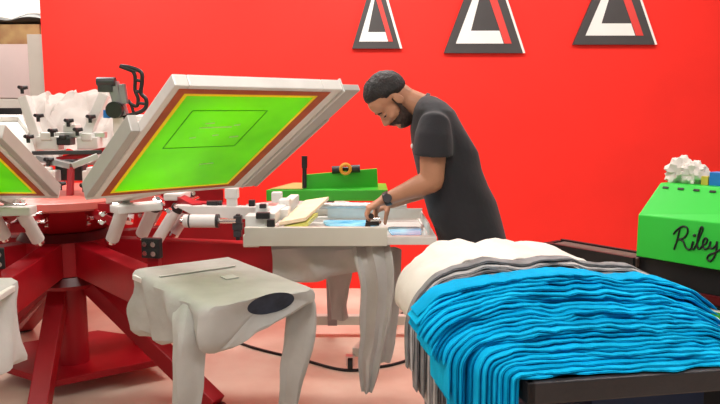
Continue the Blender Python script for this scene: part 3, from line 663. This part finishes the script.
def layer(k, n, w0, w1, ztop_mid, seed, mt, uR, hang, lean=0.0, u_corner=0.0, zbase=.80, flatR=.45, sx=1.0, kk=1, rough=0):
    """one shirt of a stack: runs from its hanging left end over the cart corner to the right end"""
    f = (k+.5)/n
    Tm = ztop_mid-zbase; t = Tm/n
    rad = Tm*f
    path = []   # (u, z, normal angle) ; local tangent frame
    # hanging part on the left, arc about the corner
    a_end, drop = hang(f)
    pts = []
    if drop > 0:
        m_ = max(3, int(drop/.03))
        for i in range(m_): pts.append((u_corner-rad*sx, zbase-drop+drop*i/m_, pi))
        a_s = pi
    else: a_s = pi/2+a_end
    m_ = max(4, int(rad*abs(a_s-pi/2)/.015)+3)
    for i in range(m_):
        a = a_s+(pi/2-a_s)*i/m_; pts.append((u_corner+rad*sx*cos(a), zbase+rad*sin(a), a))
    nR = 44
    for i in range(nR+1):
        s = i/nR; u = u_corner+(uR-u_corner)*s
        x = max(0, (s-flatR)/(1-flatR)); dome = 1-.55*x**2.2+.05*sin(s*pi)
        dip = (.010*sin(s*7.5+1.0)*f+.006*sin(s*15+2)*f+.006*noise.noise(V((s*9, seed, f*2.5)))*f)*min(1, s*8)
        z = zbase+.002+(rad*dome)+dip
        pts.append((u, z, pi/2-.9*x*f*.6))
    rings = []; half = t*.46
    for i, (u, z, a) in enumerate(pts):
        nn = V((cos(a), sin(a)))   # outward in (u,z)
        edge = min(1, i/2.5+.35)*min(1, (len(pts)-1-i)/2+.4)
        wav = (noise.noise(V((u*9, f*3.5, seed)))*.009+noise.noise(V((u*24, f*9, seed)))*.005+noise.noise(V((u*50, k*.5, seed)))*.0018)*min(1, f*5)
        wf = w0+lean*f**kk+noise.noise(V((u*4, k*.45, seed+9)))*.022+noise.noise(V((u*14, k*.8, seed+3)))*.011+noise.noise(V((u*40, k*1.3, seed+7)))*.004
        wb_ = w1+noise.noise(V((u*4, k*.8, seed+20)))*.015
        h = half*edge*(1.02+.45*noise.noise(V((u*12, k*2.1, seed+5))))
        prof = [(wf+.022, h*1.0), (wf+.009, h*.97), (wf+.001, h*.62), (wf, h*.25), (wf+.006, 0), (wf-.001, -h*.3), (wf+.001, -h*.7), (wf+.010, -h), (wb_, -h), (wb_+.006, 0), (wb_, h)]+[(wf+.022+(wb_-wf-.022)*q/7, h) for q in range(6, 0, -1)]
        r = []
        for w, q in prof:
            uu = u+nn.x*(q+wav); zz = z+nn.y*(q+wav); ex_ = rough*(noise.noise(V((u*14+w*9, w*16, seed)))*.010+noise.noise(V((u*30, w*24+u*20, seed)))*.005)*(1 if k >= n-2 else .0); uu += nn.x*ex_; zz += nn.y*ex_
            r.append(K(uu, w, max(zz, zbase-.0+.0015 if u > u_corner+.01 else -1)))
        rings.append(r)
    return loft(BM(), rings)
ORD = ['topmost', 'second', 'third', 'fourth', 'fifth', 'sixth', 'seventh', 'eighth', 'ninth', 'tenth', 'eleventh', 'twelfth', 'thirteenth', 'fourteenth', 'fifteenth', 'sixteenth', 'seventeenth', 'eighteenth', 'nineteenth', 'twentieth', 'twenty-first', 'twenty-second', 'twenty-third', 'twenty-fourth']
def stack(n, w0, w1, zt_, seed, mats, uR, hang, lean, colour, where, name, group, **kw):
    for k in range(n):
        j = n-1-k
        od = ORD[j] if j < n-1 else 'bottommost'
        lab = '%s %s shirt %s' % (od, colour, where) if j in (0, n-1) else '%s %s shirt from the top %s' % (od, colour, where)
        o = obj(name, layer(k, n, w0, w1, zt_, seed, None, uR+random.uniform(-.02, .02), hang, lean, **kw), mats[k % len(mats)])
        tag(o, lab, 'shirt', group)
def hangT(f):
    if f > .62: return (R(88-38*(f-.62)/.38)+random.uniform(-.12, .12), 0)
    return (0, .04+.25*(.62-f)/.62+random.uniform(0, .03)) if f < .55 else (R(88), 0)
stack(24, .015, .30, .996, 1.0, ['turq', 'turq', 'turq2'], .64, hangT, .215, 'turquoise', 'in the front stack on the cart', 'turquoise_shirt', 'turquoise shirts stacked at the cart front', u_corner=-.01, sx=1.35)
def hangG(f): return (0, .42*(1.15-f)+random.uniform(0, .05))
stack(16, .305, .45, .998, 5.0, ['ggrey', 'glight', 'ggrey', 'ggrey', 'glight'], .64, hangG, .11, 'heather grey', 'in the stack behind the turquoise shirts', 'grey_folded_shirt', 'grey shirts stacked behind the turquoise')
def hangW(f): return (0, .02+.05*(1-f)+random.uniform(0, .02))
stack(11, .475, .83, .985, 9.0, ['gwhite'], .50, hangW, .05, 'cream white', 'in the rear stack on the cart', 'cream_shirt', 'cream shirts stacked at the cart rear', u_corner=.045, rough=1)

o = strip('turquoise_shirt', [K(.02, .50+.12, .80+.02), K(-.07, .62, .815), K(-.12, .62, .77), K(-.125, .62, .70), K(-.12, .62, .62)], [.10, .10, .09, .07, .03], cw, .02, 'turq', None, 3, 1)
tag(o, 'single turquoise shirt end hanging off the cart below the cream shirts', 'shirt')
# ================= CONVEYOR DRYER, RIGHT
g0 = Py(636, 256, 2.7); g1 = Py(720, 273.5, 2.45); gd = V((g1.x-g0.x, g1.y-g0.y, 0)).normalized(); gn = V((-gd.y, gd.x, 0))
if gn.y < 0: gn = -gn       # away from the camera
gz0 = g0.z; gz1 = Py(636, 215, 2.7).z
dr = thing('conveyor_dryer', V((g0.x, g0.y, 0))+gd*.6+gn*.4, 'conveyor dryer with bright green hood and black body at the right edge', 'dryer')
G0 = V((g0.x, g0.y, 0)); LH = 1.1; WH = .72
def G(a, b, z): return G0+gd*a+gn*b+V((0, 0, z))
zr = gz1+.02
bk = Ppl(657, 182.5, G(.02, 0, 0), V((0, 0, 1))) if False else None
hood = BM(); dep = .46; zh = 0
# back-top ridge measured from the photograph
best = None
for i in range(200):
    bb = .1+i*.005
    q = Ppl(657, 182.5, G(0.03, bb, 0), gn); a_ = (q-G0).dot(gd)
    if best is None or abs(a_-.03) < best[0]: best = (abs(a_-.03), bb, q.z)
dep, zh = best[1], best[2]
dep = min(dep, .7); print('hood depth', dep, zh, gz0, gz1)
hexa(hood, [G(.03, dep, gz0), G(LH, dep, gz0), G(LH, dep+.2, gz0), G(.03, dep+.2, gz0), G(.03, dep, zh), G(LH, dep, zh), G(LH, dep+.2, zh), G(.03, dep+.2, zh)])
hexp = [G(0, 0, gz0), G(LH, 0, gz0), G(LH, dep, gz0), G(.03, dep, gz0), G(0, 0, gz1), G(LH, 0, gz1+.02), G(LH, dep, zh), G(0.03, dep, zh)]
hexa(hood, hexp); hd_ = obj('hood', hood, 'hood', dr, smooth=False, bev=.004)
tn_ = (G(LH, 0, gz1)-G(0, 0, gz1)).cross(G(0.03, dep, zh)-G(0, 0, gz1)).normalized()
if tn_.z < 0: tn_ = -tn_
for k in range(12):
    b = BM(); c = G(.06+k*.06, dep*.86, gz1+(zh-gz1)*.86)+tn_*.001+V((0, 0, .001+.0028*(.06+k*.06)/LH)); beam(b, c-gd*.011, c+gd*.011, .008, .004, tn_)
    obj('vent_slot', b, 'black', hd_, smooth=False)
# black body under the hood
body = BM(); hexa(body, [G(-.02, .03, .35), G(LH, .03, .35), G(LH, dep+.1, .35), G(-.02, dep+.1, .35), G(-.02, .03, gz0), G(LH, .03, gz0), G(LH, dep+.1, gz0), G(-.02, dep+.1, gz0)])
obj('body', body, 'black', dr, smooth=False, bev=.01)
b = BM(); beam(b, G(-.03, .01, gz0-.115), G(LH, .01, gz0-.115), .02, .03); obj('red_rail', b, 'dark_red', dr, smooth=False)
for a_ in (.02, LH-.05):
    for b_ in (.08, dep+.02): obj('leg', box(BM(), G(a_, b_, .175), (.05, .05, .35)), 'black', dr, smooth=False)
# belt running out of the left end
be = BM(); hexa(be, [G(-.40, .0, gz0-.05), G(0, .0, gz0-.05), G(0, dep, gz0-.05), G(-.40, dep, gz0-.05), G(-.40, .0, gz0-.01), G(0, .0, gz0-.01), G(0, dep, gz0-.01), G(-.40, dep, gz0-.01)])
obj('belt', be, 'belt', dr, smooth=False, bev=.008)
b = BM(); beam(b, G(-.42, -.012, gz0-.04), G(0, -.012, gz0-.04), .02, .07); beam(b, G(-.42, dep+.012, gz0-.04), G(0, dep+.012, gz0-.04), .02, .07); beam(b, G(-.42, 0, gz0-.045), G(-.42, dep, gz0-.045), .02, .07); obj('belt_frame', b, 'black', dr, smooth=False)
# script lettering on the hood face
strokes = [[(196, 236), (206, 222), (228, 207), (246, 212), (247, 232), (232, 250), (212, 254)], [(219, 216), (210, 255), (198, 292)], [(218, 254), (232, 262), (240, 282), (252, 292), (262, 284), (268, 262)],
           [(268, 262), (262, 284), (270, 290), (282, 268), (298, 232), (304, 214), (297, 210), (288, 236), (283, 272), (290, 290), (302, 278)],
           [(302, 278), (316, 268), (320, 254), (312, 250), (304, 264), (305, 284), (316, 290), (328, 278), (332, 262)],
           [(332, 262), (329, 280), (338, 288), (352, 276), (356, 262), (354, 290), (346, 318), (332, 334), (320, 326), (326, 312), (350, 302), (372, 288), (384, 272)]]
cb = BM(); f0 = G(0, -.003, 0)
for st in strokes:
    tube(cb, smooth_path([Ppl(620+x/3.67, 170+y/3.67, f0, gn) for x, y in st], 5), .0034, 8)
ell(cb, Ppl(620+273/3.67, 170+240/3.67, f0, gn), (.006, .006, .006), seg=10, rings=6)
obj('script_lettering', cb, 'black', hd_)
# control plate with a green face low on the right
c = Ppl(715, 320, G(0, .02, 0), gn)
cp = obj('control_plate', box(BM(), c+gd*.03, (.14, .02, .075), Matrix((gd, gn, V((0, 0, 1)))).transposed()), 'sign_white', dr, smooth=False, bev=.003)
obj('green_label', box(BM(), c+gd*.04-gn*.011, (.10, .004, .065), Matrix((gd, gn, V((0, 0, 1)))).transposed()), 'green', cp, smooth=False)
b = BM(); cc = Ppl(715, 322, G(0, .004, 0), gn)
tube(b, [cc+gd*cos(a)*.016+V((0, 0, sin(a)*.016)) for a in [2*pi*k/16 for k in range(17)]], .005, 8); obj('round_mark', b, 'sign_white', cp)
# things on the hood
def hoodz(b_): return gz1+(zh-gz1)*b_/dep if b_ <= dep else zh
for (u, s, hh, lab) in ((679, .05, .10, 'crumpled white cloth on the green hood, left of the pair'), (693, .05, .085, 'crumpled white cloth on the green hood, beside the yellow box')):
    q = Ppl(u, 184, G(0, dep+.08, 0), gn); a_ = (q-G0).dot(gd); base = G(a_, dep+.08, zh)
    b = BM(); ell(b, base+V((0, 0, hh*.42)), (s, .045, hh*.5), seg=26, rings=18, f=lambda v, sd=u: 1+.42*noise.noise(v*2.3+V((sd, 0, 0)))+.25*noise.noise(v*5.5+V((0, sd, 0)))+.25*max(0, v.z)*abs(sin(v.x*5)))
    o = obj('crumpled_cloth', b, 'gwhite'); tag(o, lab, 'cloth', 'crumpled cloths on the hood')
zz_ = zh
for (u0, u1, v0, v1, m, lab, nm) in ((700, 708, 176, 188, 'yellow', 'small yellow box between the white cloth and the blue box', 'yellow_box'), (708, 728, 172, 189, 'blue_box', 'bright blue box at the right edge on the green hood', 'blue_box')):
    q0 = Ppl(u0, v1, G(0, dep+.05, 0), gn); q1 = Ppl(u1, v1, G(0, dep+.05, 0), gn); a0_ = (q0-G0).dot(gd); a1_ = (q1-G0).dot(gd)
    ht = Ppl(u0, v0, G(0, dep+.05, 0), gn).z-zz_
    o = obj(nm, box(BM(), G((a0_+a1_)/2, dep+.08, zz_+ht/2), (a1_-a0_-.003, .06, ht), Matrix((gd, gn, V((0, 0, 1)))).transposed()), m, smooth=False, bev=.002); tag(o, lab, 'box')

# ================= FLOOR CABLE
b = BM(); tube(b, smooth_path([Pz(u, v, .008) for u, v in ((215, 329), (238, 342), (262, 350), (300, 359), (345, 370), (385, 366), (412, 359), (450, 348), (520, 340))], 8), .0085, 8)
o = obj('floor_cable', b, 'black'); tag(o, 'black cable snaking across the pink concrete floor', 'cable')

# ================= PERSON
YC = 3.24
man = thing('person', Py(475, 410, YC)*1, 'man in charcoal T-shirt with short black hair and beard, bent over the lowered screen', 'person')
man.location.z = 0; WL[man.name] = V((man.location.x, man.location.y, 0)); man.location = WL[man.name]
hipc = Py(472, 240, YC)
sk = BM()
# head frame
ear = Py(393, 99, YC); pt = R(57); yw = R(12)
fw = V((-cos(pt)*cos(yw), -cos(pt)*sin(yw), -sin(pt))); lt = fw.cross(V((0, 0, 1))).normalized()*-1
upv = fw.cross(lt); 
if upv.z < 0: upv = -upv
HR = Matrix((fw, lt, upv)).transposed(); hs = .97
def hp_(x, y_, z): return ear+HR@(V((x, y_, z))*hs)
def he(b, c, r, **k): ell(b, hp_(*c), [q*hs for q in r], HR, **k)
he(sk, (-.004, 0, .050), (.098, .077, .088)); he(sk, (.040, 0, -.020), (.060, .062, .080)); he(sk, (.052, 0, -.075), (.045, .048, .042)); he(sk, (.074, 0, -.100), (.026, .030, .022))
he(sk, (.070, 0, .045), (.034, .055, .05)); he(sk, (.086, .0, .022), (.020, .048, .012))
for s in (-1, 1):
    he(sk, (-.004, s*.078, -.006), (.020, .008, .032)); he(sk, (.064, s*.040, -.028), (.028, .022, .022)); he(sk, (-.004, s*.083, -.004), (.022, .006, .033))
tube(sk, [hp_(.090, 0, .012), hp_(.104, 0, -.012), hp_(.120, 0, -.034), hp_(.100, 0, -.046)], [.010*hs, .012*hs, .014*hs, .012*hs], 12, round_ends=True)
for s in (-1, 1): he(sk, (.104, s*.012, -.038), (.012, .009, .009))
he(sk, (.094, 0, -.064), (.012, .024, .008)); he(sk, (.092, 0, -.074), (.012, .021, .008))
nb_ = Py(431, 112, YC)
tube(sk, [hp_(-.03, 0, .0), hp_(-.030, 0, -.055), (hp_(-.035, 0, -.06)+nb_)/2, nb_], [.060, .058, .060, .075], 18)
# torso under the shirt, to the hips
def torso_rings(rows, seg=28, grow=0, up_tilt=0):
    rr = []
    for (v, xl, xr, hd, yo) in rows:
        a = Py(xl, v, YC+yo); b_ = Py(xr, v, YC+yo); c = (a+b_)/2; ra = (b_.x-a.x)/2+grow
        rr.append([c+V((ra*cos(q)*abs(cos(q))**-.15 if abs(cos(q)) > .01 else 0, (hd+grow)*sin(q)*(abs(sin(q))**-.12 if abs(sin(q)) > .01 else 1), 0)) for q in [2*pi*k/seg for k in range(seg)]])
    return rr
rows = [(95.5, 424, 431, .05, 0), (98, 419, 437, .075, 0), (103, 415.5, 445, .12, 0), (110, 412.5, 453, .165, 0), (118, 411, 458, .18, 0), (130, 411, 465, .18, 0), (150, 411.5, 475, .175, 0), (168, 416, 481, .165, 0),
        (185, 421, 487, .16, 0), (200, 425.5, 494, .16, 0), (215, 430, 500, .165, 0), (228, 435, 504, .17, 0), (240, 438, 507, .175, 0), (252, 440, 508, .175, 0)]
loft(sk, torso_rings(rows, grow=-.014))
# legs
hipL = Py(476, 250, YC-.078); hipR = Py(476, 250, YC+.078)
for s, hp2 in ((-1, hipL), (1, hipR)):
    kx = hp2.x+.02; tube(sk, [(hp2.x, hp2.y, hp2.z+.08), (hp2.x, hp2.y, hp2.z-.08), (kx, hp2.y, .48), (kx+.03, hp2.y, .30), (kx+.05, hp2.y, .09)], [.06, .082, .06, .055, .038], 18)
# arms
def arm(yo, sh, elb, wr, hand):
    S = Py(*sh, YC+yo[0]); E = Py(*elb, YC+yo[1]); W = Py(*wr, YC+yo[2])
    tube(sk, [S, S+(E-S)*.25, S+(E-S)*.45, S+(E-S)*.7, E], [.045, .055, .060, .057, .053], 18, round_ends=True)
    tube(sk, [E, E+(W-E)*.25, E+(W-E)*.6, W], [.052, .050, .038, .027], 18, round_ends=True)
    return S, E, W
Ln = arm((-.17, -.16, -.12), (434, 121), (432, 181), (384, 200), None)
Lf = arm((.16, .14, .06), (434, 124), (434, 184), (391, 203), None)
def hand(W, E, tgt, s):
    """relaxed grip: palm continues the forearm, four unequal fingers curl down round the grip, thumb from the palm's side"""
    d = (tgt-W).normalized(); fo = (W-E).normalized(); nrm = V((0, s*1.0, .25)).normalized(); side = d.cross(nrm).normalized()
    # palm: width along 'across', closed towards the grip
    across = V((.25, -s*.95, .15)).normalized(); across = (across-d*across.dot(d)).normalized(); down = d.cross(across).normalized()
    if down.z > 0: down = -down
    pr = []
    for f, w, th in ((-.02, .024, .022), (.01, .029, .020), (.04, .038, .018), (.07, .041, .016), (.088, .038, .013)):
        c = W+d*f; pr.append([c+across*cos(q)*w+down*sin(q)*th for q in [2*pi*k/16 for k in range(16)]])
    loft(sk, pr)
    for i, (o_, l) in enumerate(((-.030, .070), (-.010, .080), (.010, .075), (.029, .060))):
        b0 = W+d*.075+across*o_; b1 = b0+(d*.75+down*.65).normalized()*l*.48; b2 = b1+(down*.95+d*-.05).normalized()*l*.32; b3 = b2+(down*.6-d*.8).normalized()*l*.26
        tube(sk, [W+d*.055+across*o_*.9, b0, b1, b2, b3], [.010, .0098, .0090, .0082, .0072], 10, round_ends=True)
    t0 = W+d*.02+across*(-.024); t1 = t0+(d*.5-across*.55+down*.55).normalized()*.042; t2 = t1+(d*.55+down*.8).normalized()*.032; t3 = t2+(d*.3+down*.75+across*.5).normalized()*.026
    tube(sk, [t0, t1, t2, t3], [.014, .0125, .0105, .0085], 10, round_ends=True)
    return d, across, down
hn = hand(Ln[2], Ln[1], Py(368, 208.5, YC-.13), 1)
hf = hand(Lf[2], Lf[1], Py(378, 209, YC+.05), -1)
me = remesh(sk, .0052, 5)
body = link('body', me, 'skin', man)
# eyes, brows
for s in (-1, 1):
    b = BM(); he(b, (.0845, s*.030, -.004), (.010, .012, .006), seg=14, rings=8); e_o = obj('eye', b, 'eye', man)
    b = BM(); he(b, (.0915, s*.030, -.006), (.0042, .0055, .0045), seg=12, rings=8); obj('iris', b, 'iris', e_o)
    b = BM(); he(b, (.0865, s*.030, .001), (.0105, .0145, .0075), seg=16, rings=10); obj('eyelid', b, 'skin', man)
    b = BM(); tube(b, [hp_(.092, s*.017, -.005), hp_(.0985, s*.030, -.0045), hp_(.090, s*.044, -.004)], .0022, 6); obj('eyelashes', b, 'hair', man)
    b = BM(); tube(b, [hp_(.099, s*.014, .018), hp_(.102, s*.030, .026), hp_(.090, s*.048, .020)], [.0045, .005, .003], 8, flat=.6); obj('eyebrow', b, 'hair', man)
b = BM(); he(b, (.1005, 0, -.0655), (.008, .019, .0045)); he(b, (.0985, 0, -.073), (.008, .017, .005)); obj('lips', b, 'lips', man)
# hair: cap over the skull with a hairline
def hairf(v):
    kn = ((-1, -.85), (-.7, -.72), (-.15, -.42), (.05, -.14), (.32, -.10), (.42, .18), (.75, .34), (1, .42))
    x = v.x; line = kn[-1][1]
    for (x0, l0), (x1, l1) in zip(kn, kn[1:]):
        if x0 <= x <= x1: line = l0+(l1-l0)*(x-x0)/(x1-x0)
    m = min(1, max(0, (v.z-line)/.32))**.6
    return .90+.185*m+(.05*max(0, v.z) if v.x > 0 else 0)+.035*noise.noise(v*8)*m+.03*noise.noise(v*20)*m
b = BM(); ell(b, hp_(-.004, 0, .046), (.100*hs, .079*hs, .093*hs), HR, seg=64, rings=44, f=hairf); obj('hair', b, 'hair', man)
# beard: shell around the jaw
def beardf(v):
    m = min(1, max(0, (-.05-v.z+.10*(v.x < .2))/.16)); 
    if v.x > .62 and v.z > -.55: m *= .35
    side = min(1, max(0, (v.x+.38)/.2)); m *= side
    return .86+.25*m+.02*noise.noise(v*12)*m
b = BM(); ell(b, hp_(.036, 0, -.050), (.068*hs, .066*hs, .082*hs), HR, seg=56, rings=40, f=beardf); obj('beard', b, 'beard', man)
b = BM()
for s in (-1, 1): tube(b, [hp_(.108, 0, -.053), hp_(.102, s*.016, -.057), hp_(.088, s*.030, -.068), hp_(.076, s*.034, -.085)], [.006, .007, .007, .007], 8)
for s in (-1, 1): tube(b, [hp_(.010, s*.072, .02), hp_(.016, s*.070, -.03), hp_(.030, s*.060, -.065)], [.006, .010, .012], 8)
obj('moustache', b, 'beard', man)
# T-shirt
tb = BM(); r_ = torso_rings(rows, grow=.0, seg=36)
for i, ring in enumerate(r_):
    for j, p in enumerate(ring):
        k = min(1, i/4); p += nz3(p, 6, 8)*.014*k+V((sin(p.z*38+p.x*20)*.004*k, 0, 0))
loft(tb, r_)
for (S, E, W) in (Ln, Lf):
    dd = (E-S); sg = -1 if S.y < YC else 1
    tube(tb, [S+V((.014, -sg*.05, .0)), S+V((.004, -sg*.01, -.01)), S+dd*.22, S+dd*.40, S+dd*.575], [.055, .070, .082, .087, .089], 22, round_ends=False)
me = remesh(tb, .008, 4)
# keep the sleeve mouths open: sleeve fabric is thicker than the arm, arm leaves through it
ts_o = link('t_shirt', me, 'tshirt', man)
b = BM(); tube(b, [nb_+(hp_(-.03, 0, -.05)-nb_)*.28, nb_+(hp_(-.03, 0, -.05)-nb_)*.42], [.074, .071], 28); obj('collar', b, 'tshirt', ts_o)
b = BM(); c = Py(412, 146, YC-.07); ell(b, c, (.006, .012, .012)); obj('chest_print', b, 'sign_white', ts_o, label='small white chest print')
# trousers
pb_ = BM()
loft(pb_, torso_rings([(238, 441, 504, .16, 0), (250, 441, 507, .178, 0), (262, 444, 509, .18, 0), (276, 448, 508, .17, 0)]))
for hp2 in (hipL, hipR):
    kx = hp2.x+.02; tube(pb_, [(hp2.x, hp2.y, hp2.z+.02), (hp2.x, hp2.y, hp2.z-.12), (kx, hp2.y, .50), (kx+.03, hp2.y, .30), (kx+.05, hp2.y, .07)], [.085, .10, .083, .075, .068], 18)
me = remesh(pb_, .012, 3); link('trousers', me, 'trousers', man)
for hp2 in (hipL, hipR):
    kx = hp2.x+.07; b = BM()
    tube(b, [(kx+.05, hp2.y, .045), (kx, hp2.y, .05), (kx-.09, hp2.y, .042), (kx-.19, hp2.y, .032)], [.038, .045, .042, .030], 16, round_ends=True)
    for v in b.verts: v.co.z = max(v.co.z, .0)
    obj('shoe', b, 'black', man)
# wristwatch
W = Ln[2]; dW = (W-Ln[1]).normalized(); b = BM()
tube(b, [W-dW*.030, W-dW*.026, W-dW*.006, W-dW*.002], [.031, .0335, .0325, .030], 26); wt = obj('wristwatch', b, 'black', man)
b = BM(); c = W-dW*.016+V((.0, -.034, .006)); cyl(b, c, c+V((0, -.008, .002)), .019, 20); obj('watch_face', b, 'darkgrey', wt)
# black and steel clamp he holds
gp = W+hn[0]*.088+hn[2]*.032
t = thing('hand_clamp', gp-V((0, 0, .045)), 'small black and steel clamp gripped in the man\'s hand on the screen', 'clamp')
b = BM(); tube(b, [gp-hn[1]*.045, gp+hn[1]*.045], .012, 12); beam(b, gp-hn[1]*.02, V((gp.x-.015, gp.y, zS+.03)), .018, .018); obj('grip', b, 'black', t)
b = BM(); q = V((gp.x+.022, gp.y-.02, gp.z-.015)); cyl(b, q+V((-.02, 0, 0)), q+V((.02, 0, 0)), .013, 14); obj('steel_screw', b, 'chrome', t)
b = BM(); box(b, V((gp.x+.01, gp.y-.02, gp.z-.035)), (.06, .025, .012)); obj('jaw', b, 'black', t)

# ================= LIGHT, CAMERA
w = bpy.data.worlds.new('World'); bpy.context.scene.world = w; w.use_nodes = True
w.node_tree.nodes['Background'].inputs[0].default_value = (1, .98, .96, 1); w.node_tree.nodes['Background'].inputs[1].default_value = .34
cam = bpy.data.cameras.new('camera'); cam.lens = 35; cam.sensor_width = 36; cam.clip_start = .05
co = bpy.data.objects.new('camera', cam); C.objects.link(co); co.location = (0, 0, H); co.rotation_euler = (pi/2-PIT, 0, 0)
sc = bpy.context.scene; sc.camera = co
sc.view_settings.view_transform = 'Standard'; sc.view_settings.look = 'None'; sc.view_settings.gamma = 1; sc.view_settings.exposure = -.32; sc.view_settings.use_curve_mapping = False
